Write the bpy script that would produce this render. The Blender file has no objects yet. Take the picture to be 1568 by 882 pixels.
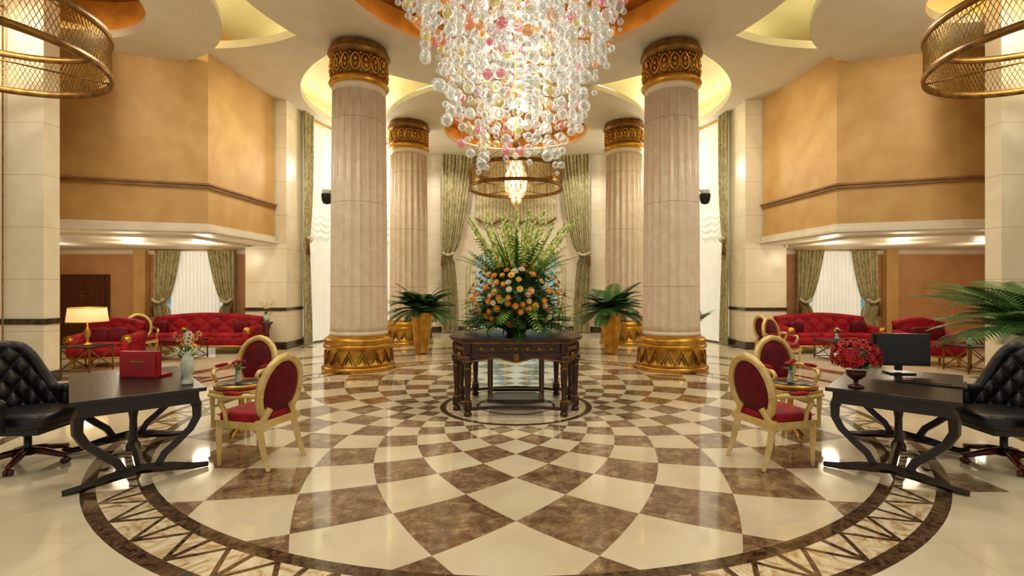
import bpy, math, random
from mathutils import Vector, Matrix
random.seed(11)
pi=math.pi
sc=bpy.context.scene
def lin(c):
    return tuple(((x/255)/12.92 if x/255<=0.04045 else (((x/255)+0.055)/1.055)**2.4) for x in c)
# ---------------------------------------------------------------- materials
def newmat(name):
    m=bpy.data.materials.new(name); m.use_nodes=True
    nt=m.node_tree; bs=nt.nodes['Principled BSDF']
    return m,nt,bs
def pm(name,c1,c2=None,scale=5,rough=.5,metal=0,bump=0,detail=4,lo=.35,hi=.65,stretch=(1,1,1),emit=0,emc=None,dist=0,spec=None,sheen=0,bscale=None):
    m,nt,bs=newmat(name)
    c1=lin(c1); c2=lin(c2) if c2 else tuple(x*.85 for x in c1)
    tc=nt.nodes.new('ShaderNodeTexCoord'); mp=nt.nodes.new('ShaderNodeMapping')
    mp.inputs['Scale'].default_value=stretch
    nt.links.new(tc.outputs['Object'],mp.inputs[0])
    nz=nt.nodes.new('ShaderNodeTexNoise'); nz.inputs['Scale'].default_value=scale; nz.inputs['Detail'].default_value=detail
    nz.inputs['Distortion'].default_value=dist
    nt.links.new(mp.outputs[0],nz.inputs['Vector'])
    r=nt.nodes.new('ShaderNodeValToRGB'); r.color_ramp.elements[0].position=lo; r.color_ramp.elements[1].position=hi
    r.color_ramp.elements[0].color=(*c2,1); r.color_ramp.elements[1].color=(*c1,1)
    nt.links.new(nz.outputs[0],r.inputs[0]); nt.links.new(r.outputs[0],bs.inputs['Base Color'])
    bs.inputs['Roughness'].default_value=rough; bs.inputs['Metallic'].default_value=metal
    if spec is not None: bs.inputs['Specular IOR Level'].default_value=spec
    if bump:
        bp=nt.nodes.new('ShaderNodeBump'); bp.inputs['Strength'].default_value=bump; bp.inputs['Distance'].default_value=.02
        n2=nz
        if bscale:
            n2=nt.nodes.new('ShaderNodeTexNoise'); n2.inputs['Scale'].default_value=bscale; nt.links.new(mp.outputs[0],n2.inputs['Vector'])
        nt.links.new(n2.outputs[0],bp.inputs['Height']); nt.links.new(bp.outputs[0],bs.inputs['Normal'])
    if emit:
        bs.inputs['Emission Color'].default_value=(*(lin(emc) if emc else c1),1); bs.inputs['Emission Strength'].default_value=emit
    return m
def emat(name,c,s):
    m,nt,bs=newmat(name)
    bs.inputs['Base Color'].default_value=(*lin(c),1)
    bs.inputs['Emission Color'].default_value=(*lin(c),1); bs.inputs['Emission Strength'].default_value=s
    return m
M_gold=pm('gilded_metal',(218,166,72),(184,132,46),5,.3,.85,.0)
M_goldd=pm('antique_gold',(150,108,50),(108,74,30),8,.38,.7,.06)
M_goldp=pm('pale_gold_paint',(232,206,140),(210,178,108),9,.35,.4,.0)
M_gwall=pm('gold_stucco',(208,168,106),(196,152,88),2.2,.5,0,.12,6,bscale=30)
M_gwall2=pm('tan_stucco',(206,158,110),(194,144,94),1.8,.6,0,.1,6,bscale=30)
M_trimg=pm('bronze_trim',(160,116,68),(134,96,54),4,.45,.2)
M_ceil=pm('plaster_ceiling',(224,214,190),(218,207,182),2,.7)
M_ceil2=pm('cove_lit_plaster',(236,230,194),(230,222,184),2,.7)  # same plaster with the pale yellow cove light put into its colour
M_dome=pm('gold_leaf_dome',(212,158,78),(180,124,52),3,.45,.2,.05)
M_white=pm('cream_trim',(236,226,206),(226,214,194),3,.45)
M_dark=pm('dark_marble_band',(84,60,44),(40,28,20),12,.15)
M_red=pm('crimson_velvet',(172,16,34),(120,8,22),7,.6,0,.15,5,spec=.25)
M_redd=pm('burgundy_velvet',(112,8,28),(78,5,20),10,.6,0,.1,5,spec=.25)
M_redb=pm('red_leather',(178,20,36),(156,14,28),12,.4)
M_leather=pm('black_leather',(28,26,30),(16,15,18),25,.36,0,.05)
M_wood=pm('espresso_wood',(42,29,25),(25,17,14),6,.3,0,.05,6,stretch=(1,8,8))
M_mahog=pm('carved_mahogany',(78,38,24),(36,17,12),10,.3,0,.1,6)
M_rwood=pm('rosewood',(96,30,26),(60,16,14),10,.25)
M_drape=pm('brocade_drape',(200,190,146),(156,146,102),9,.5,.05,.25,6,.4,.6,stretch=(1,1,.55),dist=1.5)
M_drape2=pm('brocade_swag',(214,206,166),(176,166,122),9,.5,.05,.2,6,.4,.6,dist=1.5)
M_sheer=pm('sheer_curtain_glow',(242,240,228),(234,230,214),3,.8,0,0,emit=.28)  # emission stands in for window light coming through the fabric
M_leaf=pm('leaf_green',(74,124,52),(42,86,34),6,.45)
M_leafd=pm('leaf_dark',(50,94,48),(28,60,30),6,.4)
M_leafl=pm('leaf_light',(160,190,86),(112,152,58),6,.45)
M_spike=pm('gladiolus_bud',(238,234,160),(206,212,118),20,.5)
M_or=pm('orange_petal',(244,162,50),(232,126,32),20,.5)
M_ye=pm('yellow_petal',(252,220,96),(240,194,64),20,.5)
M_wh=pm('white_petal',(246,240,222),(226,218,190),20,.5)
M_pk=pm('peach_petal',(244,184,120),(230,156,96),20,.5)
M_rr=pm('red_petal',(204,16,36),(150,6,20),20,.5)
M_black=pm('black_plastic',(16,16,18),(10,10,12),10,.3)
M_ceramic=pm('white_ceramic',(224,226,214),(170,182,166),14,.15)
M_brass=pm('brass',(196,160,92),(150,116,60),10,.25,1)
M_door=pm('brown_door',(92,50,30),(70,36,22),3,.35,0,.05,stretch=(8,8,1))
M_frame=pm('window_frame_paint',(226,222,190),(208,204,170),6,.4)
M_glow=emat('cove_led',(255,246,196),9)
M_glowg=emat('cove_led_warm',(255,212,130),7)
M_bulb=emat('bulb',(255,230,170),14)
M_shade=pm('lamp_shade',(250,226,170),(240,212,150),4,.7,0,0,emit=.6,emc=(255,222,150))
M_down=emat('downlight',(255,248,230),10)
def column_mat():
    m,nt,bs=newmat('column_marble')
    g=nt.nodes.new('ShaderNodeTexCoord'); 
    nz=nt.nodes.new('ShaderNodeTexNoise'); nz.inputs['Scale'].default_value=5; nz.inputs['Detail'].default_value=10; nz.inputs['Distortion'].default_value=.5
    nt.links.new(g.outputs['Object'],nz.inputs['Vector'])
    r=nt.nodes.new('ShaderNodeValToRGB'); r.color_ramp.elements[0].position=.3; r.color_ramp.elements[1].position=.7
    r.color_ramp.elements[0].color=(*lin((226,205,178)),1); r.color_ramp.elements[1].color=(*lin((240,225,202)),1)
    nt.links.new(nz.outputs[0],r.inputs[0])
    sx=nt.nodes.new('ShaderNodeSeparateXYZ'); nt.links.new(g.outputs['Object'],sx.inputs[0])
    a=nt.nodes.new('ShaderNodeMath'); a.operation='PINGPONG'; a.inputs[1].default_value=.84; nt.links.new(sx.outputs['Z'],a.inputs[0])
    b=nt.nodes.new('ShaderNodeMath'); b.operation='LESS_THAN'; b.inputs[1].default_value=.007; nt.links.new(a.outputs[0],b.inputs[0])
    mx=nt.nodes.new('ShaderNodeMixRGB'); mx.inputs[2].default_value=(*lin((190,166,136)),1)
    nt.links.new(b.outputs[0],mx.inputs[0]); nt.links.new(r.outputs[0],mx.inputs[1]); nt.links.new(mx.outputs[0],bs.inputs['Base Color'])
    bs.inputs['Roughness'].default_value=.3
    return m
M_col=column_mat()
def wallmarble():
    m,nt,bs=newmat('cream_wall_marble')
    g=nt.nodes.new('ShaderNodeNewGeometry'); sx=nt.nodes.new('ShaderNodeSeparateXYZ'); nt.links.new(g.outputs['Position'],sx.inputs[0])
    nz=nt.nodes.new('ShaderNodeTexNoise'); nz.inputs['Scale'].default_value=1.5; nz.inputs['Detail'].default_value=8; nz.inputs['Distortion'].default_value=1
    nt.links.new(g.outputs['Position'],nz.inputs['Vector'])
    r=nt.nodes.new('ShaderNodeValToRGB'); r.color_ramp.elements[0].position=.35; r.color_ramp.elements[1].position=.65
    r.color_ramp.elements[0].color=(*lin((230,217,188)),1); r.color_ramp.elements[1].color=(*lin((240,230,206)),1)
    nt.links.new(nz.outputs[0],r.inputs[0])
    a=nt.nodes.new('ShaderNodeMath'); a.operation='PINGPONG'; a.inputs[1].default_value=.45; nt.links.new(sx.outputs['Z'],a.inputs[0])
    b=nt.nodes.new('ShaderNodeMath'); b.operation='LESS_THAN'; b.inputs[1].default_value=.006; nt.links.new(a.outputs[0],b.inputs[0])
    mx=nt.nodes.new('ShaderNodeMixRGB'); mx.inputs[2].default_value=(*lin((204,188,158)),1)
    nt.links.new(b.outputs[0],mx.inputs[0]); nt.links.new(r.outputs[0],mx.inputs[1]); nt.links.new(mx.outputs[0],bs.inputs['Base Color'])
    bs.inputs['Roughness'].default_value=.25
    return m
M_wall=wallmarble()
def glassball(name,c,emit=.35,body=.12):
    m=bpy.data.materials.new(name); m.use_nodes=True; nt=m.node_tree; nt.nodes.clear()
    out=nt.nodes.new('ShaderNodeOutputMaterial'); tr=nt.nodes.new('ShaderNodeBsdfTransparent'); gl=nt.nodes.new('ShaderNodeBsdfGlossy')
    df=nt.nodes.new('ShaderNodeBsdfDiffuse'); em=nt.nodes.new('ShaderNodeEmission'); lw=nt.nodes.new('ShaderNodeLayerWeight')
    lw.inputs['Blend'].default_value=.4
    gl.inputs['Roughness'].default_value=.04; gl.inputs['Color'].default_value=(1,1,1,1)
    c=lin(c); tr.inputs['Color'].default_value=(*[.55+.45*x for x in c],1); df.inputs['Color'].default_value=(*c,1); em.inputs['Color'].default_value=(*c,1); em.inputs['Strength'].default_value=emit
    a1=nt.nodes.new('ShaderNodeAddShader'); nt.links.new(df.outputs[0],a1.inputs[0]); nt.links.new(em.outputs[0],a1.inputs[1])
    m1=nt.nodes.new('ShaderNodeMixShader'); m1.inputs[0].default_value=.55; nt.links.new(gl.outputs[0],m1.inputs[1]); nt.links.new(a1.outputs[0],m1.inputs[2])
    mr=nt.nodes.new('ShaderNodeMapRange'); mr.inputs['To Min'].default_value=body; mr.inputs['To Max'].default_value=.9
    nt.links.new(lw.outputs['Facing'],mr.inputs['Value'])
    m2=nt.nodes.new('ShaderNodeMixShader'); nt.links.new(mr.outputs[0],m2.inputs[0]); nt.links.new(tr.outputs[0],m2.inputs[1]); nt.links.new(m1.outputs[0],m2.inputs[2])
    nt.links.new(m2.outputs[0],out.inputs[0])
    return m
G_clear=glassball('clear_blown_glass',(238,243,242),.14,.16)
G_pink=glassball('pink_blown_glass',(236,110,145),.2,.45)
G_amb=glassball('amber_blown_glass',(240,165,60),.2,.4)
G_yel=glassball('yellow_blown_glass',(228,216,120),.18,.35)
M_glass,nt_,bs_=newmat('window_glass'); bs_.inputs['Roughness'].default_value=.1
tn=nt_.nodes.new('ShaderNodeTexNoise'); tn.inputs['Scale'].default_value=2.2; tn.inputs['Detail'].default_value=6
tr_=nt_.nodes.new('ShaderNodeValToRGB'); tr_.color_ramp.elements[0].position=.42; tr_.color_ramp.elements[1].position=.6
tr_.color_ramp.elements[0].color=(*lin((84,130,112)),1); tr_.color_ramp.elements[1].color=(*lin((160,200,214)),1)
tcn=nt_.nodes.new('ShaderNodeTexCoord'); nt_.links.new(tcn.outputs['Object'],tn.inputs['Vector']); nt_.links.new(tn.outputs[0],tr_.inputs[0])
nt_.links.new(tr_.outputs[0],bs_.inputs['Base Color']); nt_.links.new(tr_.outputs[0],bs_.inputs['Emission Color']); bs_.inputs['Emission Strength'].default_value=.5

def floormat():
    m,nt,bs=newmat('marble_medallion_floor')
    L=nt.links; N=nt.nodes
    def S(v,sock):
        if isinstance(v,(int,float)): sock.default_value=v
        else: L.new(v,sock)
    def mt(op,a,b=None,c=None):
        n=N.new('ShaderNodeMath'); n.operation=op; S(a,n.inputs[0])
        if b is not None: S(b,n.inputs[1])
        if c is not None: S(c,n.inputs[2])
        return n.outputs[0]
    def mix(f,a,b):
        n=N.new('ShaderNodeMixRGB'); S(f,n.inputs[0])
        for v,s in ((a,n.inputs[1]),(b,n.inputs[2])):
            if isinstance(v,tuple): s.default_value=(*v,1)
            else: L.new(v,s)
        return n.outputs[0]
    g=N.new('ShaderNodeNewGeometry'); sx=N.new('ShaderNodeSeparateXYZ'); L.new(g.outputs['Position'],sx.inputs[0])
    X,Y=sx.outputs[0],sx.outputs[1]
    dy=mt('SUBTRACT',6.98,Y)
    r=mt('SQRT',mt('ADD',mt('MULTIPLY',X,X),mt('MULTIPLY',dy,dy)))
    th=mt('ARCTAN2',X,dy)
    lr=mt('LOGARITHM',mt('DIVIDE',mt('MAXIMUM',r,.05),3.48),math.e)
    k=24/(2*pi)
    a=mt('MULTIPLY',mt('ADD',th,lr),k); b=mt('MULTIPLY',mt('SUBTRACT',th,lr),k)
    s=mt('ADD',mt('ADD',mt('FLOOR',a),mt('FLOOR',b)),1000)
    white=mt('GREATER_THAN',mt('MODULO',s,2),.5)
    def noise(sc_,det,dist=0,off=None,rgh=.5):
        n=N.new('ShaderNodeTexNoise'); n.inputs['Scale'].default_value=sc_; n.inputs['Detail'].default_value=det; n.inputs['Distortion'].default_value=dist
        n.inputs['Roughness'].default_value=rgh
        if off is not None:
            cx=N.new('ShaderNodeCombineXYZ'); L.new(off,cx.inputs[2])
            va=N.new('ShaderNodeVectorMath'); va.operation='ADD'; L.new(g.outputs['Position'],va.inputs[0]); L.new(cx.outputs[0],va.inputs[1]); L.new(va.outputs[0],n.inputs['Vector'])
        else: L.new(g.outputs['Position'],n.inputs['Vector'])
        return n.outputs[0]
    def ramp(v,stops):
        n=N.new('ShaderNodeValToRGB'); cr=n.color_ramp
        while len(cr.elements)<len(stops): cr.elements.new(.5)
        for e,(p,c) in zip(cr.elements,stops): e.position=p; e.color=(*lin(c),1)
        L.new(v,n.inputs[0]); return n.outputs[0]
    tid=mt('ADD',mt('MULTIPLY',mt('FLOOR',a),1.37),mt('MULTIPLY',mt('FLOOR',b),2.11))
    cream=ramp(noise(1.6,8,.6,tid),[(.3,(214,200,170)),(.5,(226,214,186)),(.7,(233,224,200))])
    bn=mt('ADD',mt('MULTIPLY',noise(7,14,.5,tid,.72),.75),mt('MULTIPLY',noise(30,6,0,tid,.7),.25))
    brown=ramp(bn,[(.36,(84,62,46)),(.47,(124,98,74)),(.53,(146,120,92)),(.58,(164,140,110)),(.64,(210,188,156))])
    onyx=ramp(noise(5,6,3),[(.3,(170,130,80)),(.5,(224,206,170)),(.7,(240,232,212))])
    drk=ramp(noise(22,6,1),[(.35,(46,33,24)),(.65,(112,84,60))])
    def rng(v,lo,hi): return mt('MULTIPLY',mt('GREATER_THAN',v,lo),mt('LESS_THAN',v,hi))
    checker=mix(white,brown,cream)
    tx=mt('ADD',mt('DIVIDE',X,.8),100.5); ty=mt('ADD',mt('DIVIDE',Y,.8),100)
    fx=mt('FRACT',tx); fy=mt('FRACT',ty)
    line=mt('MAXIMUM',mt('LESS_THAN',fx,.008),mt('LESS_THAN',fy,.008))
    ix=mt('MODULO',mt('FLOOR',tx),3); iy=mt('MODULO',mt('FLOOR',ty),3)
    dk=mt('MULTIPLY',mt('MULTIPLY',mt('LESS_THAN',ix,.5),mt('LESS_THAN',iy,.5)),mt('MULTIPLY',mt('LESS_THAN',fx,.5),mt('LESS_THAN',fy,.5)))
    cream2=ramp(noise(1.6,8,.6),[(.3,(214,200,170)),(.5,(226,214,186)),(.7,(233,224,200))])
    o=mix(mt('MULTIPLY',line,.35),cream2,(.3,.24,.17)); o=mix(dk,o,brown)
    o=mix(rng(r,5.7,5.85),o,drk); o=mix(rng(r,6.6,7.0),o,brown)
    t=mt('MULTIPLY',th,64/(2*pi)); tri=mt('MULTIPLY',mt('ABSOLUTE',mt('SUBTRACT',mt('FRACT',mt('ADD',t,100)),.5)),2)
    v=mt('DIVIDE',mt('SUBTRACT',r,4.25),.27)
    zig=mt('LESS_THAN',mt('ABSOLUTE',mt('SUBTRACT',tri,v)),.1)
    rad=mt('LESS_THAN',mt('SUBTRACT',1,tri),.1)
    zz=mt('MAXIMUM',zig,rad)
    band=mix(zz,onyx,drk)
    c=mix(mt('LESS_THAN',r,4.62),o,drk)
    c=mix(rng(r,4.25,4.52),c,band)
    c=mix(mt('LESS_THAN',r,4.15),c,checker)
    c=mix(mt('LESS_THAN',r,1.06),c,drk)
    c=mix(mt('LESS_THAN',r,.98),c,onyx)
    c=mix(mt('LESS_THAN',r,.9),c,cream2)
    c=mix(rng(r,.5,.55),c,drk)
    L.new(c,bs.inputs['Base Color']); bs.inputs['Roughness'].default_value=.07
    bs.inputs['Specular IOR Level'].default_value=.6
    return m
M_floor=floormat()

# ---------------------------------------------------------------- builder
class B:
    def __init__(s,name): s.n=name; s.v=[]; s.f=[]; s.m=[]; s.sm=[]; s.mats=[]
    def mi(s,mat):
        if mat not in s.mats: s.mats.append(mat)
        return s.mats.index(mat)
    def add(s,vs,fs,mat,smooth=True,M=None):
        o=len(s.v); i=s.mi(mat)
        if M is not None: vs=[tuple(M@Vector(p)) for p in vs]
        s.v.extend(vs)
        for f in fs: s.f.append(tuple(o+k for k in f)); s.m.append(i); s.sm.append(smooth)
    def box(s,c,d,mat,M=None,top=1.0,rz=0):
        x,y,z=c; a,b,h=d[0]/2,d[1]/2,d[2]/2
        vs=[]
        for sz,k in ((-1,1.0),(1,top)):
            for sx,sy in ((-1,-1),(1,-1),(1,1),(-1,1)):
                px,py=sx*a*k,sy*b*k
                if rz: px,py=px*math.cos(rz)-py*math.sin(rz),px*math.sin(rz)+py*math.cos(rz)
                vs.append((x+px,y+py,z+sz*h))
        s.add(vs,[(3,2,1,0),(4,5,6,7),(0,1,5,4),(1,2,6,5),(2,3,7,6),(3,0,4,7)],mat,False,M)
    def lathe(s,prof,mat,n=32,c=(0,0,0),M=None,fl=None,loop=False,sx=1,sy=1,smooth=True):
        vs=[];fs=[]
        for (r,z) in prof:
            for i in range(n):
                a=2*pi*i/n; rr=r*(fl(a) if fl else 1)
                vs.append((c[0]+sx*rr*math.cos(a),c[1]+sy*rr*math.sin(a),c[2]+z))
        K=len(prof)
        for j in range(K if loop else K-1):
            j2=(j+1)%K
            for i in range(n):
                i2=(i+1)%n
                fs.append((j*n+i,j*n+i2,j2*n+i2,j2*n+i))
        if not loop:
            if prof[0][0]>1e-4: fs.append(tuple(reversed(range(n))))
            if prof[-1][0]>1e-4: fs.append(tuple((K-1)*n+i for i in range(n)))
        s.add(vs,fs,mat,smooth,M)
    def tube(s,pts,r,mat,n=8,closed=False,M=None,ax=1.0,up=(0,0,1),smooth=None):
        pts=[Vector(p) for p in pts]; K=len(pts)
        rs=r if isinstance(r,(list,tuple)) else [r]*K
        vs=[];fs=[]; prev=None
        for i,p in enumerate(pts):
            if closed: t=pts[(i+1)%K]-pts[i-1]
            else: t=pts[min(i+1,K-1)]-pts[max(i-1,0)]
            if t.length<1e-9: t=Vector((0,0,1))
            t.normalize()
            if prev is None:
                u=Vector(up); 
                if abs(t.dot(u))>.97: u=Vector((0,1,0)) if abs(t.y)<.9 else Vector((1,0,0))
            else: u=prev
            u=u-t*u.dot(t)
            if u.length<1e-6: u=Vector((1,0,0))-t*t.x
            u.normalize(); prev=u; w=t.cross(u)
            for k in range(n):
                a=2*pi*(k+.5)/n
                vs.append(tuple(p+u*(rs[i]*math.cos(a))+w*(rs[i]*ax*math.sin(a))))
        for i in range(K if closed else K-1):
            i2=(i+1)%K
            for k in range(n):
                k2=(k+1)%n; fs.append((i*n+k,i*n+k2,i2*n+k2,i2*n+k))
        if not closed:
            fs.append(tuple(reversed(range(n)))); fs.append(tuple((K-1)*n+k for k in range(n)))
        s.add(vs,fs,mat,(n>5) if smooth is None else smooth,M)
    def ell(s,c,r,mat,nu=16,nv=10,e=1.0,M=None):
        if isinstance(r,(int,float)): r=(r,r,r)
        pw=lambda x:math.copysign(abs(x)**e,x)
        vs=[(c[0],c[1],c[2]-r[2])];fs=[]
        for j in range(1,nv):
            p=-pi/2+pi*j/nv
            for i in range(nu):
                a=2*pi*i/nu
                vs.append((c[0]+r[0]*pw(math.cos(p))*pw(math.cos(a)),c[1]+r[1]*pw(math.cos(p))*pw(math.sin(a)),c[2]+r[2]*pw(math.sin(p))))
        vs.append((c[0],c[1],c[2]+r[2])); T=len(vs)-1
        for i in range(nu):
            i2=(i+1)%nu
            fs.append((0,1+i2,1+i)); fs.append((T,1+(nv-2)*nu+i,1+(nv-2)*nu+i2))
            for j in range(nv-2): fs.append((1+j*nu+i,1+j*nu+i2,1+(j+1)*nu+i2,1+(j+1)*nu+i))
        s.add(vs,fs,mat,True,M)
    def prism(s,poly,z0,z1,mat,M=None,smooth=False):
        n=len(poly); vs=[(x,y,z0) for x,y in poly]+[(x,y,z1) for x,y in poly]
        fs=[tuple(reversed(range(n))),tuple(range(n,2*n))]+[(i,(i+1)%n,n+(i+1)%n,n+i) for i in range(n)]
        s.add(vs,fs,mat,smooth,M)
    def grid(s,fn,nu,nv,mat,M=None):
        vs=[fn(i/nu,j/nv) for j in range(nv+1) for i in range(nu+1)]
        fs=[(j*(nu+1)+i,j*(nu+1)+i+1,(j+1)*(nu+1)+i+1,(j+1)*(nu+1)+i) for j in range(nv) for i in range(nu)]
        s.add(vs,fs,mat,True,M)
    def build(s,loc=(0,0,0),rz=0,parent=None,bevel=0,name=None,fix=True):
        me=bpy.data.meshes.new(s.n); me.from_pydata(s.v,[],s.f)
        for m in s.mats: me.materials.append(m)
        me.polygons.foreach_set('material_index',s.m); me.polygons.foreach_set('use_smooth',s.sm); me.update()
        s.me=me
        ob=bpy.data.objects.new(s.n,me); sc.collection.objects.link(ob); ob.location=loc; ob.rotation_euler[2]=rz
        if bevel:
            b=ob.modifiers.new('bev','BEVEL'); b.width=bevel; b.segments=2; b.limit_method='ANGLE'; b.angle_limit=math.radians(50)
        if parent: ob.parent=parent
        return ob
def inst(ob,loc,rz=0,mir=False):
    o=bpy.data.objects.new(ob.name.split('.')[0],ob.data); sc.collection.objects.link(o); o.location=loc; o.rotation_euler[2]=rz
    if mir: o.scale[0]=-1
    for m in ob.modifiers:
        b=o.modifiers.new('bev','BEVEL'); b.width=m.width; b.segments=2; b.limit_method='ANGLE'; b.angle_limit=m.angle_limit
    return o
def empty(name,loc=(0,0,0)):
    e=bpy.data.objects.new(name,None); sc.collection.objects.link(e); e.location=loc; return e
def face(fx,fy): return math.atan2(-fx,fy)
def circ(r,z,n=48,c=(0,0),a0=0):
    return [(c[0]+r*math.cos(a0+2*pi*i/n),c[1]+r*math.sin(a0+2*pi*i/n),z) for i in range(n)]

# ---------------------------------------------------------------- room shell
b=B('floor'); b.box((0,8.5,-.1),(28,24,.2),M_floor); b.build()
# ceiling
ce=empty('ceiling')
b=B('ceiling_upper'); b.box((0,8.5,7.5),(28,24,.2),M_ceil2); b.build(parent=ce)
b=B('ceiling_sheet'); b.box((0,10.5,6.77),(27,17,.16),M_ceil); sheet=b.build(parent=ce)
def cutter(cx,cy,rx,ry):
    b=B('cut'); b.lathe([(1,6),(1,7.4)],M_ceil,n=96,c=(cx,cy,0),sx=rx,sy=ry); return b.build()
cuts=[cutter(0,14.0,5.75,4.7),cutter(0,7.8,4.1,4.1),cutter(-6.4,6.3,4.1,4.1),cutter(6.4,6.3,4.1,4.1)]
for cobj in cuts:
    md=sheet.modifiers.new('b','BOOLEAN'); md.operation='DIFFERENCE'; md.object=cobj; md.solver='EXACT'
bpy.context.view_layer.update()
dg=bpy.context.evaluated_depsgraph_get()
nm=bpy.data.meshes.new_from_object(sheet.evaluated_get(dg)); sheet.modifiers.clear(); sheet.data=nm
for cobj in cuts: bpy.data.objects.remove(cobj)
for p in nm.polygons: p.use_smooth=False
def annulus(name,cx,cy,ri,ro,z0,z1,mat,sx=1,sy=1):
    b=B(name); b.lathe([(ri,z0),(ro,z0),(ro,z1),(ri,z1)],mat,n=96,c=(cx,cy,0),loop=True,smooth=False,sx=sx,sy=sy); return b.build(parent=ce)
def cove(r,z,c,mat,n=80,t=.03):
    b=B('cove_light'); b.tube(circ(r,z,n,c),t,mat,6,True); b.build(parent=ce)
annulus('ceiling_ring_front',0,7.8,3.0,4.7,6.6,6.74,M_ceil)
annulus('ceiling_ring_rear',0,15.7,2.25,4.0,6.55,6.68,M_ceil)
for sx_,hr in ((-1,1.8),(1,1.25)):
    cc=(sx_*8.0,7.7)
    annulus('ceiling_disc_side',*cc,hr,2.95,6.45,6.6,M_ceil)
    annulus('ceiling_drum_side',*cc,hr+.4,hr+.46,6.6,7.4,M_dome if sx_<0 else M_ceil2)
    if sx_<0:
        b=B('drum_cap'); b.lathe([(hr+.42,7.37),(.01,7.38)],M_dome,n=64,c=(*cc,0)); b.build(parent=ce)
    cove(hr+.25,6.65,cc,M_glowg); cove(2.8,6.66,cc,M_glow)
annulus('dome_drum',0,7.8,3.35,3.42,6.7,7.42,M_dome)
b=B('dome_cap'); b.lathe([(3.4,7.36),(2.4,7.38),(.01,7.38)],M_dome,n=64,c=(0,7.8,0)); b.build(parent=ce)
annulus('oculus_drum',0,15.7,2.6,2.66,6.6,7.42,M_dome)
b=B('oculus_cap'); b.lathe([(2.65,7.2),(1.2,7.34),(.01,7.38)],M_dome,n=64,c=(0,15.7,0)); b.build(parent=ce)
cove(2.45,6.73,(0,15.7),M_glowg); cove(3.2,6.79,(0,7.8),M_glowg); cove(4.5,6.8,(0,7.8),M_glow,96); cove(3.85,6.74,(0,15.7),M_glow,96)
arc=[(5.95*math.cos(a),14+4.9*math.sin(a),6.9) for a in [-pi/2+2*pi*i/160 for i in range(160)]]
arc=[p for p in arc if math.hypot(p[0],p[1]-7.8)>3.65]
b=B('cove_light'); b.tube(arc,.03,M_glow,6,False); b.build(parent=ce)

# apse wall
def AP(s,off=0):   # s = phi radians from left
    x=-(6.3)*math.cos(s); y=14+4.8*math.sin(s)
    nx=math.cos(s)/6.3; ny=-math.sin(s)/4.8; l=math.hypot(nx,ny); nx/=l; ny/=l
    return x+nx*off,y+ny*off
b=B('wall_rear')
K=64
def apw(u,v):
    x,y=AP(u*pi); return (x,y,7.45*v)
b.grid(apw,K,1,M_wall)
def apo(u,v):
    x,y=AP(u*pi,-.25); return (x,y,7.45*v)
b.grid(apo,K,1,M_wall)
b.build()
b=B('baseboard_rear')
b.grid(lambda u,v:(*AP(u*pi,.03),.22*v),K,1,M_dark); b.grid(lambda u,v:(*AP(u*pi,.03*(1-v)),.22),K,1,M_dark)
b.build()

for sd,nm in ((-1,'left'),(1,'right')):
    cx=6.6 if sd<0 else 6.88; fx=6.45 if sd<0 else 6.6
    T=lambda P:[(sd*x,y) for x,y in P]
    P=[(cx,10.6),(fx,13.2),(7.2,13.2),(7.2,14.3),(14,14.3),(14,8.75),(8.9,9.9)]
    b=B('wall_mezzanine_'+nm); b.prism(T(P),2.95,7.4,M_gwall); b.build()
    b=B('trim_mezzanine_'+nm)
    def off(o): return [(cx-o,10.6-o),(fx-o,13.2),(7.2,13.2),(7.2,14.2),(13.9,14.2),(13.9,8.75-o),(8.9,9.9-o)]
    b.prism(T(off(.05)),3.78,3.84,M_trimg); b.prism(T(off(.08)),3.84,3.88,M_trimg)
    b.prism(T(off(.04)),2.9,3.02,M_white); b.prism(T(off(.1)),2.84,2.9,M_white); b.prism(T(off(.06)),2.8,2.84,M_white)
    b.prism(T([(cx+.5,10.9),(fx+.7,13.2),(7.2,13.2),(7.2,14.25),(13.9,14.25),(13.9,10.2),(9.2,10.3)]),2.74,2.8,M_white)
    b.build()
    b=B('wall_pier_'+nm); b.box((sd*6.7,13.75,3.7),(1.1,1.0,7.4),M_wall)
    b.build()
    b=B('trim_pier_'+nm); b.box((sd*6.7,13.75,1.08),(1.13,1.04,.09),M_dark); b.box((sd*6.7,13.75,.1),(1.15,1.06,.2),M_dark); b.build()
    b=B('wall_near_'+nm); xi=8.12 if sd<0 else 8.35
    b.box((sd*(xi+3),8.65,3.7),(6,.3,7.4),M_wall); b.build()
    b=B('trim_near_'+nm); b.box((sd*(xi+3-.02),8.65,1.07),(6,.34,.1),M_dark); b.box((sd*(xi+3-.02),8.65,.1),(6,.35,.2),M_dark); b.build()
    b=B('wall_lounge_'+nm); b.box((sd*10.4,14.4,1.5),(7.2,.2,3.0),M_gwall2); b.box((sd*13.9,10,1.5),(.2,9,3.0),M_gwall2); b.build()
    b=B('baseboard_lounge_'+nm); b.box((sd*10.4,14.29,.09),(7,.04,.18),M_trimg)
    b.box((sd*10.4,14.27,2.68),(7,.08,.12),M_white); b.build()
    b=B('trim_pilaster_'+nm); b.box((sd*10.75,14.2,1.4),(.34,.2,2.8),M_gwall); b.box((sd*10.75,14.18,.12),(.38,.24,.24),M_trimg); b.build()
    b=B('wall_'+nm); b.box((sd*13.95,3,3.7),(.1,11.4,7.4),M_wall); b.build()
b=B('brass_pole'); b.lathe([(.03,0),(.03,.04),(.012,.05),(.012,6.4),(.03,6.42),(.03,6.45)],M_goldd,12); b.build((-8.72,8.4,0))

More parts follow.
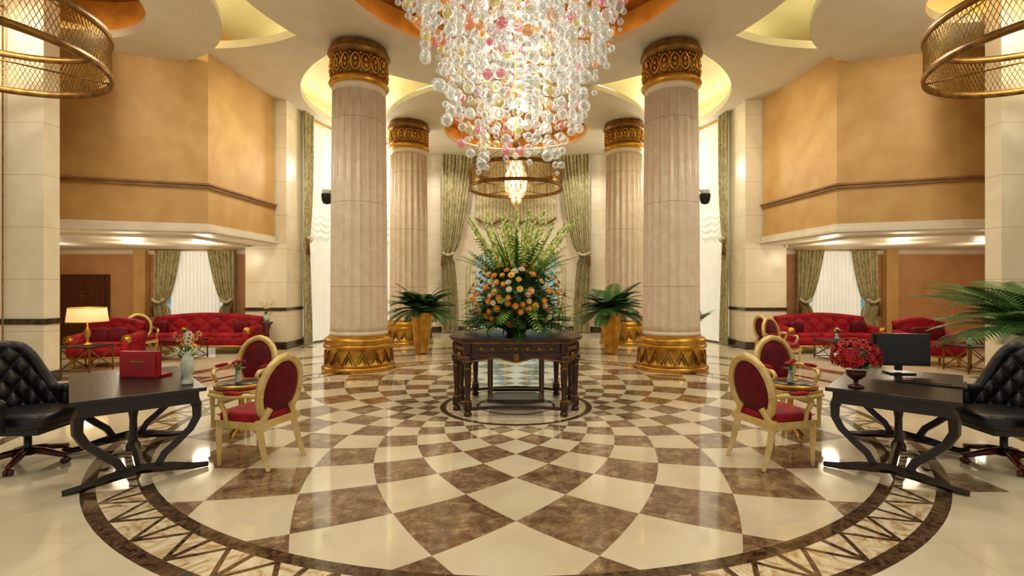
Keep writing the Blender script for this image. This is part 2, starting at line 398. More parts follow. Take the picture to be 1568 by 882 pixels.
b=B('door_1'); b.box((0,0,1.02),(1.35,.1,2.04),M_door); b.box((0,-.06,1.0),(1.2,.04,1.96),M_door)
for z,h in ((.5,.7),(1.45,.8)):
    b.box((0,-.085,z),(.9,.02,h),M_door)
b.box((-.02,-.11,1.45),(.03,.02,.2),M_brass); b.box((.04,-.11,1.54),(.12,.02,.03),M_brass); b.box((.03,-.11,1.45),(.09,.02,.03),M_brass)
b.ell((.5,-.12,1.0),.03,M_brass)
b.build((-12.4,14.24,0),bevel=.006)

# ---------------------------------------------------------------- drapes
def drape(b,P,s0,s1,z0,z1,mat,pleats=6,amp=.06,off=.18,tie=None,side=0,wt=.35,wb=.55):
    nu=pleats*8; nv=36
    def fn(u,v):
        z=z0+(z1-z0)*v
        w=1.0
        if tie:
            if z>=tie: t=(z-tie)/(z1-tie); w=wt+(1-wt)*(t**.6)
            else: t=(tie-z)/(tie-z0); w=wt+(wb-wt)*min(1,t*1.6)**.7
            if abs(z-tie)<.12: w*=.86
        uu=u if not side else 1-u
        s=(s0+(s1-s0)*(uu*w)) if side==0 else (s1-(s1-s0)*((1-uu)*w))
        o=off+amp*math.sin(2*pi*pleats*u)*(.6+.4*w)+amp*.4*math.sin(2*pi*pleats*.37*u+z*1.3)
        x,y=P(s,o)
        return (x,y,z)
    b.grid(fn,nu,nv,mat)
    if tie:
        sa,sb=(s0,s0+(s1-s0)*wt) if side==0 else (s1-(s1-s0)*wt,s1)
        pts=[(*P(sa+(sb-sa)*t,off+amp+.05),tie+.1*(abs(t-.5)*2)**2) for t in [i/8 for i in range(9)]]
        b.tube(pts,.045,M_drape2,8)
        x,y=P(sa if side==0 else sb,off+amp+.06)
        b.lathe([(.02,0),(.05,-.05),(.035,-.12),(.06,-.4),(.0,-.42)],M_goldd,10,(x,y,tie))
rad=math.radians
for mirror,nm in ((0,'left'),(1,'right')):
    def P(s,off=0,mirror=mirror):
        x,y=AP(s,off); return ((-x if mirror else x),y)
    b=B('window_drapes')
    drape(b,P,rad(1),rad(8),.03,6.75,M_drape,7,.05,.28,3.0,0,.5,.75)
    drape(b,P,rad(20),rad(28),.03,6.75,M_drape,7,.05,.28,3.0,1,.5,.75)
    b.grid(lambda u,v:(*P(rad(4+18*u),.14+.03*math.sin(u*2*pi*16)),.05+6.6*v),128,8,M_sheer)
    def sw(u,v):
        z=3.95-.75*v*(.55+.45*math.sin(pi*u))
        return (*P(rad(6+15*u),.2+.015*math.sin(v*pi*7)*(.4+math.sin(pi*u)*.6)),z-.12*abs(math.sin(2*pi*u)))
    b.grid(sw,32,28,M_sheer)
    b.tube([(*P(rad(5+17*t),.26),6.6) for t in [i/10 for i in range(11)]],.03,M_gold,8)
    b.build()
    b=B('window_drapes')
    drape(b,P,rad(33),rad(40),.03,6.75,M_drape,7,.05,.28,3.0,0,.5,.75)
    drape(b,P,rad(49),rad(55),.03,6.75,M_drape,6,.05,.28,3.0,1,.5,.75)
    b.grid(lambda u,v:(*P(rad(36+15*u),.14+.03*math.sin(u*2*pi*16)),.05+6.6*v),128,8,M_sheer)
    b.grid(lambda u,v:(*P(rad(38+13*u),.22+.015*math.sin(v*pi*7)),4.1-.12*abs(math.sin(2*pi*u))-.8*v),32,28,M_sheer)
    b.build()
    b=B('window_drapes')
    drape(b,P,rad(63.5),rad(75.5),.03,6.6,M_drape,9,.06,.3,2.85,0,.36,.5)
    b.tube([(*P(rad(63+12.5*t),.34),6.6) for t in [i/10 for i in range(11)]],.04,M_gold,8)
    b.build()
b=B('window_valance')
def val(u,v):
    x=-1.5+3.0*u; zb=4.28-.22*abs(math.sin(3*pi*u))
    z=6.58+(zb-6.58)*v
    return (x,18.52+.04*math.sin(2*pi*24*u)*(1-.3*v)+.03*math.sin(v*30+3*abs(math.sin(3*pi*u))),z)
b.grid(val,192,30,M_drape2)
b.tube([(-1.5+3.0*u,18.46,4.26-.22*abs(math.sin(3*pi*u))) for u in [i/60 for i in range(61)]],.04,M_goldd,6)
b.tube([(-1.52,18.45,6.58),(1.52,18.45,6.58)],.05,M_gold,8)
b.build()
b=B('window_1')
W=1.8;H=2.3;
arch=[(-W,0)]+[(-W*math.cos(a),H+.95*math.sin(a)) for a in [pi*i/24 for i in range(25)]]+[(W,0)]
def ar(k,y): return [(x*k,y,(z-1)*k+1 if z>0 else z) for x,z in arch]
b.tube(ar(1,0),.08,M_frame,6); b.tube(ar(.88,.02),.03,M_frame,6)
n=len(arch); b.add([(x*.98,.06,z) for x,z in arch],[tuple(range(n))],M_glass,False)
for x in (-1.2,-.4,.4,1.2): b.box((x,0,1.5),(.06,.08,3.0 if abs(x)<.6 else 2.85),M_frame)
for z in (.1,1.0,2.3): b.box((0,0,z),(3.4,.07,.06),M_frame)
b.build((0,18.6,0))
for sd in (-1,1):
    def P2(s,off=0,sd=sd): return (sd*s,14.3-off)
    b=B('window_2' if sd<0 else 'window_3')
    b.box((sd*9.1,14.26,1.5),(1.9,.06,2.3),M_glass)
    for dx in (-.95,-.32,.32,.95): b.box((sd*9.1+dx,14.22,1.5),(.06,.08,2.36),M_white)
    for z in (.34,1.9,2.66): b.box((sd*9.1,14.22,z),(1.96,.08,.06),M_white)
    b.build()
    b=B('window_drapes')
    drape(b,P2,8.0,8.75,.05,2.72,M_drape,7,.045,.28,1.25,0,.45,.7)
    drape(b,P2,9.5,10.25,.05,2.72,M_drape,7,.045,.28,1.25,1,.45,.7)
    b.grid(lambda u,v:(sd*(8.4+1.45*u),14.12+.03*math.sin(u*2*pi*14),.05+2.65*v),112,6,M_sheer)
    b.tube([(sd*7.9,13.98,2.74),(sd*10.35,13.98,2.74)],.03,M_gold,8)
    b.build()

# ---------------------------------------------------------------- columns
def flute(a):
    k=abs(math.sin(10*a)); t=max(0,(k-.28))/.72
    return 1-.085*math.sqrt(t)
b=B('fluted_column')
b.lathe([(.73,0),(.73,.07),(.70,.1)],M_gold,72)
b.lathe([(.70,.1),(.665,.14),(.645,.4),(.655,.44),(.69,.46),(.70,.50),(.68,.53)],M_gold,72)
b.lathe([(.68,.53),(.66,.56),(.685,.6),(.67,.64),(.62,.67),(.58,.70)],M_gold,72)
nz=16
z1=[]; 
for i in range(nz*2):
    a=2*pi*i/(nz*2); zz=.15 if i%2 else .40
    r_=.675 if i%2 else .66
    z1.append((r_*math.cos(a),r_*math.sin(a),zz))
b.tube(z1,.018,M_goldd,5,True)
for i in range(nz):
    a=2*pi*(2*i)/(nz*2)
    b.tube([(.672*math.cos(a+t*.1),.672*math.sin(a+t*.1),.17+.14*(1-abs(t))) for t in (-1,-.5,0,.5,1)],.013,M_goldd,5)
b.lathe([(.575,.70),(.57,.78)],M_col,72)
b.lathe([(.57,.78),(.565,.9),(.555,3.0),(.53,5.6)],M_col,320,fl=flute)
b.lathe([(.53,5.6),(.53,5.76)],M_col,72)
b.lathe([(.53,5.72),(.57,5.74),(.6,5.79),(.57,5.84),(.555,5.88)],M_gold,72)
b.lathe([(.555,5.88),(.555,6.30)],M_goldd,72)
b.lathe([(.555,6.30),(.58,6.33),(.62,6.38),(.61,6.43),(.58,6.45),(.58,6.5),(.56,6.55)],M_goldd,72)
for i in range(18):
    a0=2*pi*i/18
    pts=[]
    for t in range(13):
        q=2*pi*t/12
        aa=a0+.15*math.sin(q); zz=6.09+.16*math.cos(q); pts.append((.567*math.cos(aa),.567*math.sin(aa),zz))
    b.tube(pts[:-1],.016,M_gold,5,True)
    for dz in (-.06,.05):
        b.ell((.57*math.cos(a0),.57*math.sin(a0),6.09+dz),(.028,.028,.045),M_gold,8,6)
    am=a0+pi/18
    for dz in (-.17,0,.17): b.ell((.565*math.cos(am),.565*math.sin(am),6.09+dz),(.022,.022,.03),M_gold,6,5)
col=b.build((-3.23,10.2,0))
for p in ((3.2,10.2,0),): inst(col,p)
for p in ((-3.2,14.8,0),(3.24,14.8,0)): inst(col,p)

# ---------------------------------------------------------------- chandelier
b=B('glass_bubble_chandelier')
env=[(3.35,.62),(3.6,.78),(3.88,.86),(4.31,1.1),(4.94,1.38),(5.32,1.5),(5.9,1.75),(6.6,2.0),(7.3,2.1)]
def zlow(rho):
    if rho<=env[0][1]: return 3.5+.15*random.random() if rho>.25 else 3.75
    for (za,ra),(zb_,rb) in zip(env,env[1:]):
        if rho<=rb: return za+(zb_-za)*(rho-ra)/(rb-ra)
    return 7
nu,nv=14,9
pts=[]; tries=0
while len(pts)<215 and tries<16000:
    tries+=1
    a=random.random()*2*pi; rr=2.0*math.sqrt(random.random())
    x,y=rr*math.cos(a),rr*math.sin(a)
    if all((x-q[0])**2+(y-q[1])**2>.16**2 for q in pts): pts.append((x,y))
nb=0
for (x,y) in pts:
    rho=math.hypot(x,y); zl=zlow(rho)+random.uniform(-.1,.35)
    z=zl; 
    b.tube([(x,y,zl),(x,y,7.3)],.002,M_brass,3)
    top=min(7.2,zl+2.6)
    while z<top:
        r_=random.choice([.035,.045,.05,.055,.065,.075,.09])
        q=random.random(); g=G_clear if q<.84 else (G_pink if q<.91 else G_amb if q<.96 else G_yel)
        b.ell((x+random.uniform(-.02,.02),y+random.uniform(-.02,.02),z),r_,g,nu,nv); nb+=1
        z+=r_+random.uniform(.07,.2)
for i in range(24):
    a=random.random()*2*pi; rr=random.uniform(.1,.9); z=random.uniform(3.9,6.2)
    b.ell((rr*math.cos(a),rr*math.sin(a),z),(.02,.02,.04),M_bulb,8,6)
    b.lathe([(.015,0),(.02,.04),(.012,.07)],M_brass,8,(rr*math.cos(a),rr*math.sin(a),z+.03))
b.lathe([(1.9,7.3),(2.0,7.33),(2.0,7.38)],M_dome,64)
b.lathe([(.0,3.72),(.06,3.75),(.02,3.85),(.02,7.3)],M_brass,12)
ch=b.build((0,7.3,0)); 

# ---------------------------------------------------------------- ring pendants
def ringp(name,lantern):
    b=B(name); R=1.5
    for z in (0,.58):
        b.lathe([(R-.02,z-.05),(R+.02,z-.05),(R+.03,z),(R+.02,z+.05),(R-.02,z+.05)],M_goldd,96,loop=True)
    n=150
    for i in range(n):
        a=2*pi*i/n
        for sg in (-1,1):
            pts=[(R*math.cos(a+sg*t*.16),R*math.sin(a+sg*t*.16),.03+.52*t) for t in (0,.5,1)]
            b.tube(pts,.005,M_brass,4)
    for i in range(4):
        a=pi/4+pi/2*i
        b.tube([(R*math.cos(a),R*math.sin(a),0),(R*math.cos(a),R*math.sin(a),.6),(.08*math.cos(a),.08*math.sin(a),1.5)],.012,M_goldd,6)
        b.tube([(R*math.cos(a),R*math.sin(a),0),(.1*math.cos(a),.1*math.sin(a),.0)],.012,M_goldd,6)
    b.tube([(0,0,1.45),(0,0,2.3)],.025,M_goldd,8)
    b.lathe([(.1,-.02),(.1,.03),(.02,.06)],M_goldd,16)
    if lantern:
        for k in range(7):
            z=-.35+k*.19; r_=[.12,.22,.29,.32,.3,.25,.18][k]
            for i in range(12):
                a=2*pi*i/12+k*.26
                b.ell((r_*math.cos(a),r_*math.sin(a),z),(.05,.05,.13),G_amb if i%3==0 else G_clear,8,6)
            for i in range(3):
                a=2*pi*i/3+k; b.ell((.1*math.cos(a),.1*math.sin(a),z),(.03,.03,.07),M_bulb,8,6)
        b.lathe([(.0,-.72),(.08,-.55),(.12,-.45),(.0,-.4)],G_amb,12)
        b.tube([(0,0,-.5),(0,0,1.5)],.015,M_goldd,6)
        b.lathe([(.32,.96),(.36,.98),(.3,1.0),(.03,1.1)],M_gold,24)
    return b.build
ringp('ring_pendant_lamp',True)((0,15.9,4.84))
r2=ringp('ring_pendant_lamp',False)((-7.45,6.75,4.86)); inst(r2,(7.5,6.75,4.86))

# ---------------------------------------------------------------- centre table
V8=[(-.62,-.62),(.62,-.62),(.8,-.3),(.8,.3),(.62,.62),(-.62,.62),(-.8,.3),(-.8,-.3)]
def sc8(k,kk=0): return [(x*k,y*k) for x,y in V8]
b=B('octagonal_console_table')
b.prism(sc8(1.12),.985,1.01,M_mahog); b.prism(sc8(1.09),.955,.985,M_mahog); b.prism(sc8(1.05),.93,.955,M_goldd)
b.prism(sc8(1.01),.80,.93,M_mahog)
for i in range(8):
    x0,y0=V8[i]; x1,y1=V8[(i+1)%8]; L=math.hypot(x1-x0,y1-y0); ang=math.atan2(y1-y0,x1-x0)
    M=Matrix.Translation(((x0+x1)/2,(y0+y1)/2,0))@Matrix.Rotation(ang,4,'Z')
    nn=24; top=[];bot=[]
    for k in range(nn+1):
        u=k/nn; x=-L/2+L*u; d=.10*abs(math.cos(pi*u))**1.5+ .11*math.exp(-((u-.5)/.14)**2)
        top.append((x,.81)); bot.append((x,.80-d))
    vs=[(x,-.025,z) for x,z in top+bot]+[(x,.025,z) for x,z in top+bot]; m_=nn+1; fs=[]
    for k in range(nn):
        fs+= [(k,k+1,m_+k+1,m_+k),(2*m_+k+1,2*m_+k,3*m_+k,3*m_+k+1),(m_+k,m_+k+1,3*m_+k+1,3*m_+k)]
    b.add(vs,fs,M_mahog,False,M)
    b.tube([(x,-.035,z+.012) for x,z in bot],.012,M_goldd,6,M=M)
    for k in range(-3,4):
        t=k/3*.36*L
        b.ell((t,-.03,.865),(.03,.015,.028),M_goldd,8,6,M=M)
    b.tube([(-.4*L,-.03,.865),(-.2*L,-.03,.845),(0,-.03,.885),(.2*L,-.03,.845),(.4*L,-.03,.865)],.008,M_goldd,5,M=M)
    b.ell((0,-.035,.755),(.05,.025,.06),M_goldd,10,8,M=M)
    b.tube([(-L/2,0,.09),(-L/4,0,.115),(0,0,.125),(L/4,0,.115),(L/2,0,.09)],.028,M_mahog,4,M=M)
for (x,y) in V8:
    b.lathe([(.055,.93),(.06,.90),(.06,.80),(.05,.79)],M_mahog,8,(x*1.0,y*1.0,0))
    b.lathe([(.04,.79),(.065,.76),(.075,.72),(.06,.68),(.04,.64),(.05,.62),(.048,.60),(.04,.40),(.03,.22),(.044,.20),(.05,.17),(.055,.15),(.055,.08),(.035,.06),(.055,.04),(.05,0)],M_mahog,16,(x,y,0))
    b.lathe([(.07,.70),(.078,.715),(.07,.73)],M_goldd,16,(x,y,0)); b.lathe([(.05,.605),(.055,.615),(.05,.625)],M_goldd,16,(x,y,0)); b.lathe([(.05,.185),(.055,.195),(.05,.205)],M_goldd,16,(x,y,0))
for sx_ in (-1,1):
    for sy_ in (-1,1):
        b.box((sx_*.36,sy_*.36,.46),(.035,.035,.68),M_goldd); b.box((sx_*.36,sy_*.36,.46),(.025,.05,.5),M_mahog)
for sx_ in (-1,1): b.box((sx_*.36,0,.14),(.05,.75,.04),M_mahog); b.box((0,sx_*.36,.14),(.75,.05,.04),M_mahog); b.box((0,sx_*.36,.79),(.72,.03,.03),M_goldd)
b.prism(sc8(.45),.1,.125,M_mahog)
b.build((0,6.98,0),bevel=.004)

# ---------------------------------------------------------------- plants helpers
def leaf(b,p,d,L,w,mat,droop=.3,seg=4,side=None):
    p=Vector(p); d=Vector(d).normalized()
    if side is None:
        side=d.cross(Vector((0,0,1)))
        if side.length<.05: side=Vector((1,0,0))
        side.normalize()
    vs=[];fs=[]; cur=p.copy(); dd=d.copy()
    for k in range(seg+1):
        t=k/seg; ww=w*math.sin(pi*min(.98,.12+.88*t))**.8 if k<seg else .0008
        vs.append(tuple(cur-side*ww*.5)); vs.append(tuple(cur+side*ww*.5))
        dd=(dd+Vector((0,0,-droop/seg))).normalized(); cur=cur+dd*(L/seg)
    for k in range(seg): fs.append((2*k,2*k+1,2*k+3,2*k+2))
    b.add(vs,fs,mat,True)
def frond(b,p,az,el,L,ll,mat,droop=1.0,nl=22,w=.022,stem=None):
    p=Vector(p); cur=p.copy(); pts=[]; seg=nl
    e=el
    for k in range(seg+1):
        d=Vector((math.cos(az)*math.cos(e),math.sin(az)*math.cos(e),math.sin(e)))
        pts.append((cur.copy(),d.copy())); cur=cur+d*(L/seg); e-=droop/seg
    b.tube([q[0] for q in pts],[.009*(1-.8*k/seg) for k in range(seg+1)],stem or M_leafl,5)
    for k in range(2,seg+1):
        t=k/seg; q,d=pts[k]
        s=d.cross(Vector((0,0,1))).normalized(); upv=s.cross(d)
        l=ll*(math.sin(pi*(.12+.82*t))**.6)
        for sg in (-1,1):
            dr=(s*sg*.85+d*.6+upv*.18).normalized()
            leaf(b,q,dr,l,w,mat,.45,3,side=d)
def flower(b,c,nrm,r,mat,cm,layers=2,petals=8):
    c=Vector(c); nrm=Vector(nrm).normalized()
    q=nrm.to_track_quat('Z','Y').to_matrix().to_4x4(); M=Matrix.Translation(c)@q
    for l in range(layers):
        rr=r*(1-.33*l); 
        for i in range(petals):
            a=2*pi*(i+.5*l)/petals; h=.15+.45*l; wd=pi/petals*1.15
            vs=[(0,0,.0),(rr*.6*math.cos(a-wd),rr*.6*math.sin(a-wd),rr*h*.8),(rr*math.cos(a),rr*math.sin(a),rr*h),(rr*.6*math.cos(a+wd),rr*.6*math.sin(a+wd),rr*h*.8)]
            b.add(vs,[(0,1,2,3)],mat,True,M)
    b.ell((0,0,r*.22),(r*.28,r*.28,r*.2),cm,8,6,M=M)

# flower arrangement
b=B('floral_arrangement')
b.lathe([(.12,0),(.14,.02),(.17,.1),(.14,.18),(.12,.2)],M_gold,24)
b.ell((0,0,.42),(.44,.44,.40),M_leafd,20,14)
for i in range(84):   # low skirt
    az=2*pi*i/84*7+random.uniform(-.1,.1)
    frond(b,(.15*math.cos(az),.15*math.sin(az),.08+random.uniform(0,.14)),az,random.uniform(.05,.4),random.uniform(.55,.74),.14,[M_leafd,M_leaf,M_leaf][i%3],random.uniform(.2,.6),13,.04)
for i in range(70):
    az=2*pi*i/70*7+random.uniform(-.1,.1)
    frond(b,(.15*math.cos(az),.15*math.sin(az),.2+random.uniform(0,.3)),az,random.uniform(.0,.5),random.uniform(.5,.72),.13,[M_leafd,M_leaf,M_leafl][i%3],random.uniform(.8,1.3)*.8,12,.032)
for i in range(640):
    th=random.random()*2*pi; ph=random.uniform(-.7,1.35)
    d=Vector((math.cos(th)*math.cos(ph),math.sin(th)*math.cos(ph),math.sin(ph)))
    p=Vector((d.x*.43,d.y*.43,.46+d.z*.42)); dd=d+Vector((random.uniform(-.6,.6),random.uniform(-.6,.6),random.uniform(-.3,.6)))
    leaf(b,p,dd,random.uniform(.14,.26),random.uniform(.03,.06),random.choice([M_leafd,M_leaf,M_leaf,M_leafd]),.6,4)
for i in range(22):
    az=random.random()*2*pi; el=random.uniform(.75,1.25)
    frond(b,(.1*math.cos(az),.1*math.sin(az),.6),az,el,random.uniform(.7,.95),.14,random.choice([M_leaf,M_leafl,M_leafd]),random.uniform(.3,.7),16,.022)
for i in range(46):
    az=random.random()*2*pi; el=random.uniform(.55,1.4)
    d=(math.cos(az)*math.cos(el),math.sin(az)*math.cos(el),math.sin(el))
    leaf(b,(.08*d[0],.08*d[1],.6),d,random.uniform(.75,1.05),.03,random.choice([M_leafl,M_leaf,M_leafl]),.25,6)
fl=[]
tries=0
while len(fl)<185 and tries<9000:
    tries+=1
    th=random.random()*2*pi; ph=random.uniform(-.55,1.1)
    d=Vector((math.cos(th)*math.cos(ph),math.sin(th)*math.cos(ph),math.sin(ph)))
    rr=random.uniform(1.0,1.16)
    p=Vector((d.x*.60*rr,d.y*.60*rr,.46+d.z*.50*rr)) 
    if all((p-q).length>.085 for q in fl):
        fl.append(p); r_=random.uniform(.042,.062); q=random.random()
        m_,cm=( (M_or,M_ye) if q<.44 else (M_ye,M_or) if q<.76 else (M_wh,M_ye) if q<.9 else (M_pk,M_wh) )
        b.tube([Vector((d.x*.35,d.y*.35,.42+d.z*.35)),p],.005,M_leaf,4)
        flower(b,p,d,r_,m_,cm,3,9)
for i in range(30):
    az=2*pi*i/30*3.1; el=random.uniform(.92,1.5); L=random.uniform(1.25,1.5)
    d=Vector((math.cos(az)*math.cos(el),math.sin(az)*math.cos(el),math.sin(el)))
    p0=Vector((0,0,.45)); pts=[p0+d*(L*t)+Vector((0,0,-.08*t*t)) for t in [k/6 for k in range(7)]]
    b.tube(pts,.007,M_leafl,5)
    for k in range(22):
        t=.45+.55*k/21; q=p0+d*(L*t)+Vector((0,0,-.08*t*t)); a=k*2.4
        o=Vector((math.cos(a),math.sin(a),.6))*.018*(1.35-t*.7)
        rr=.03*(1.3-t*.9)
        b.ell(tuple(q+o),(rr,rr,rr*1.7),M_spike if k%5 else M_leafl,6,5)
b.build((0,6.95,1.012))

def palm(b,z,n,L,ll,elr=(.35,1.35),droop=(.9,1.5),mat=None,nl=22,w=.024):
    for i in range(n):
        az=2*pi*i/n*2.4+random.uniform(-.2,.2); el=random.uniform(*elr)
        frond(b,(.03*math.cos(az),.03*math.sin(az),z),az,el,L*random.uniform(.8,1.1),ll,random.choice([M_leaf,M_leafd]) if not mat else mat,random.uniform(*droop),nl,w)
for x in (-2.38,2.4):
    b=B('potted_palm')
    b.lathe([(.17,0),(.18,.03),(.165,.06),(.2,.4),(.25,.8),(.29,1.02),(.3,1.05),(.27,1.05),(.25,.98),(.0,.97)],M_gold,40)
    b.lathe([(.245,.955),(.01,.99)],M_dark,24)
    b.lathe([(.06,.95),(.07,1.1),(.03,1.2)],M_goldd,12)
    palm(b,1.06,54,.96,.28,(.1,1.3),(.6,1.4),w=.045,mat=None)
    b.build((x,12.5,0))
b=B('potted_palm')
b.lathe([(.2,0),(.21,.03),(.2,.06),(.3,.5),(.33,.72),(.3,.72),(.28,.68),(.0,.66)],M_gold,40)
b.lathe([(.05,.66),(.06,.8),(.03,.95)],M_goldd,12)
palm(b,.95,44,1.45,.38,(.2,1.2),(.7,1.3),M_leaf,28,.038)
b.build((7.1,6.6,0))
b=B('potted_palm')
b.lathe([(.14,0),(.15,.4),(.2,.6),(.18,.6),(.0,.56)],M_gold,30)
palm(b,.6,16,.75,.2,(.7,1.3),(.6,1.2),M_leaf,18,.03)
b.build((4.6,13.0,0))

# ---------------------------------------------------------------- oval back armchair
b=B('oval_back_armchair')
b.box((0,0,.40),(.54,.5,.07),M_goldp)
b.tube([(-.27,.25,.375),(-.1,.27,.36),(0,.275,.35),(.1,.27,.36),(.27,.25,.375)],.022,M_goldp,8)
b.ell((0,.01,.46),(.265,.255,.06),M_red,24,12,.45)
for sx_ in (-1,1):
    b.tube([(sx_*.235,.215,.42),(sx_*.24,.225,.3),(sx_*.235,.225,.12),(sx_*.235,.23,0)],[.042,.038,.028,.022],M_goldp,4,up=(1,1,0))
    b.tube([(sx_*.22,-.21,.45),(sx_*.22,-.23,.3),(sx_*.225,-.28,.12),(sx_*.23,-.33,0)],[.046,.042,.034,.026],M_goldp,4,up=(1,1,0))
    b.tube([(sx_*.2,-.21,.40),(sx_*.17,-.235,.48),(sx_*.13,-.25,.54)],.034,M_goldp,8)
    b.tube([(sx_*.24,-.28,.66),(sx_*.29,-.15,.68),(sx_*.305,.02,.665),(sx_*.30,.13,.64),(sx_*.29,.155,.60),(sx_*.275,.12,.52),(sx_*.26,.11,.42)],[.018,.022,.026,.028,.026,.022,.024],M_goldp,8)
    b.ell((sx_*.30,-.0,.695),(.03,.12,.022),M_red,12,8)
tl=Matrix.Translation((0,-.25,.70))@Matrix.Rotation(rad(11),4,'X')
b.tube([(.25*math.cos(2*pi*i/48),0,.305*math.sin(2*pi*i/48)) for i in range(48)],.036,M_goldp,8,True,M=tl,up=(0,1,0),ax=1.1)
b.ell((0,.0,0),(.215,.045,.27),M_redd,28,14,M=tl)
b.tube([(.222*math.cos(2*pi*i/48),.024,.278*math.sin(2*pi*i/48)) for i in range(48)],.007,M_gold,5,True,M=tl,up=(0,1,0))
b.ell((0,0,.325),(.05,.03,.022),M_goldp,10,8,M=tl)
ov=b.build((2.47,4.75,0),face(.95,.28),bevel=.004)
inst(ov,(3.36,6.1,0),face(.15,-1)); inst(ov,(-2.47,4.75,0),face(-.95,.28)); inst(ov,(-3.36,6.1,0),face(-.15,-1))
inst(ov,(5.55,10.3,0),face(.5,-.9))
inst(ov,(5.9,11.4,0),face(1,.2))
inst(ov,(-8.9,11.75,0),face(.6,-.5)) 

def gtable(x,y):
    b=B('round_side_table')
    b.lathe([(.0,.585),(.24,.585),(.245,.6),(.24,.615),(.0,.615)],M_black,40); b.lathe([(.242,.58),(.255,.6),(.242,.62)],M_gold,40,loop=True)
    b.lathe([(.02,.58),(.03,.5),(.018,.4),(.02,.15),(.05,.08),(.02,.06)],M_gold,16)
    for i in range(3):
        a=2*pi*i/3+.5; b.tube([(0,0,.12),(.1*math.cos(a),.1*math.sin(a),.1),(.2*math.cos(a),.2*math.sin(a),.015)],.016,M_gold,8)
    b.build((x,y,0))
    b=B('rose_bud_vase')
    b.lathe([(.03,0),(.035,.01),(.03,.06),(.02,.12),(.024,.14)],M_ceramic,16)
    for i in range(9):
        a=i*2.4; q=(.05*math.cos(a)*(.3+i*.09),.05*math.sin(a)*(.3+i*.09),.2+.015*(i%3))
        b.tube([(0,0,.1),q],.003,M_leaf,4); flower(b,q,(q[0]*6,q[1]*6,.5),.034,M_rr if i%3 else M_wh,M_rr,3,7)
        leaf(b,(0,0,.13),(math.cos(a+1),math.sin(a+1),.5),.1,.03,M_leaf)
    b.build((x-.02,y-.02,.62))
gtable(3.02,5.42); gtable(-3.02,5.42)

# ---------------------------------------------------------------- desks
b=B('writing_desk')
b.box((0,0,.745),(1.64,.92,.035),M_wood); b.box((0,0,.675),(1.54,.82,.11),M_wood)
for sx_ in (-1,1):
    x=sx_*.66
    for sy_ in (-1,1):
        pts=[(x,sy_*.38,.66),(x,sy_*.41,.58),(x,sy_*.41,.48),(x,sy_*.36,.38),(x,sy_*.26,.28),(x,sy_*.17,.20),(x,sy_*.13,.13),(x,sy_*.16,.07)]
        b.tube(pts,[.052,.05,.046,.043,.042,.042,.042,.045],M_wood,4,up=(1,0,1),ax=1)
    pts=[(x,-.5,.025),(x,-.38,.035),(x,-.22,.07),(x,0,.10),(x,.22,.07),(x,.38,.035),(x,.5,.025)]
    b.tube(pts,[.026,.032,.042,.046,.042,.032,.026],M_wood,4,up=(1,0,1))
b.tube([(-.66,0,.1),(-.3,0,.15),(0,0,.17),(.3,0,.15),(.66,0,.1)],.035,M_wood,4,up=(0,1,1))
b.lathe([(.06,.1),(.06,.15),(.035,.2),(.03,.4),(.045,.5),(.06,.63)],M_wood,16)
dk=b.build((3.66,4.73,0),math.atan2(.74,.67),bevel=.006)
inst(dk,(-3.66,4.73,0),math.atan2(.74,-.67))

# ---------------------------------------------------------------- tufted executive chair
b=B('tufted_office_chair')
def ztop(ph):
    a=abs(ph)
    if a<.75: return 1.10-.03*(a/.75)**2
    t=min(1,(a-.75)/.75); t=t*t*(3-2*t); return 1.07-.44*t
PH=1.8
NU=18
def rin(ph): return .295+.02*math.sin(abs(ph))
def inner(u,v):
    ph=-PH+2*PH*u; zt=ztop(ph); z=.42+(zt-.42)*v
    U_=u*NU; V_=(z-.42)/.68*6
    tf=abs(math.sin(pi*(U_+V_)*.5)*math.sin(pi*(U_-V_)*.5))
    r=rin(ph)-.035*(tf**.5)
    lean=.10*v*math.cos(ph)**2 if math.cos(ph)>0 else 0
    return (r*1.1*math.sin(ph),-(r+lean)*math.cos(ph)*1.0-.02,z)
b.grid(inner,162,60,M_leather)
def outer(u,v):
    ph=-PH+2*PH*u; zt=ztop(ph); z=.36+(zt-.36)*v; r=rin(ph)+.085
    lean=.10*v*math.cos(ph)**2 if math.cos(ph)>0 else 0
    return (r*1.1*math.sin(ph),-(r+lean)*math.cos(ph)-.02,z)
b.grid(outer,60,10,M_leather)
pts=[];
for i in range(61):
    u=i/60; p=inner(u,1); q=outer(u,1); pts.append(((p[0]+q[0])/2,(p[1]+q[1])/2,p[2]))
b.tube(pts,.055,M_leather,12)
for u in (0,1):
    col_=[]
    for k in range(9):
        p=inner(u,k/8); q=outer(u,k/8); col_.append(((p[0]+q[0])/2,(p[1]+q[1])/2,(p[2]+q[2])/2))
    b.tube(col_,.052,M_leather,10)
    b.ell(col_[-1],(.06,.06,.06),M_leather)
for j in range(1,6):
    for i in range(1,NU):
        if (i+j)%2==0:
            u=i/NU; ph=-PH+2*PH*u; v=(j/6*.68)/(ztop(ph)-.42)
            if v<.93: b.ell(inner(u,v),.012,M_leather,6,5)
b.ell((0,.04,.44),(.29,.33,.085),M_leather,24,12,.5)
b.box((0,.02,.36),(.5,.52,.06),M_leather)
b.lathe([(.06,.33),(.06,.28),(.03,.26),(.03,.14),(.055,.12),(.06,.09)],M_black,20)
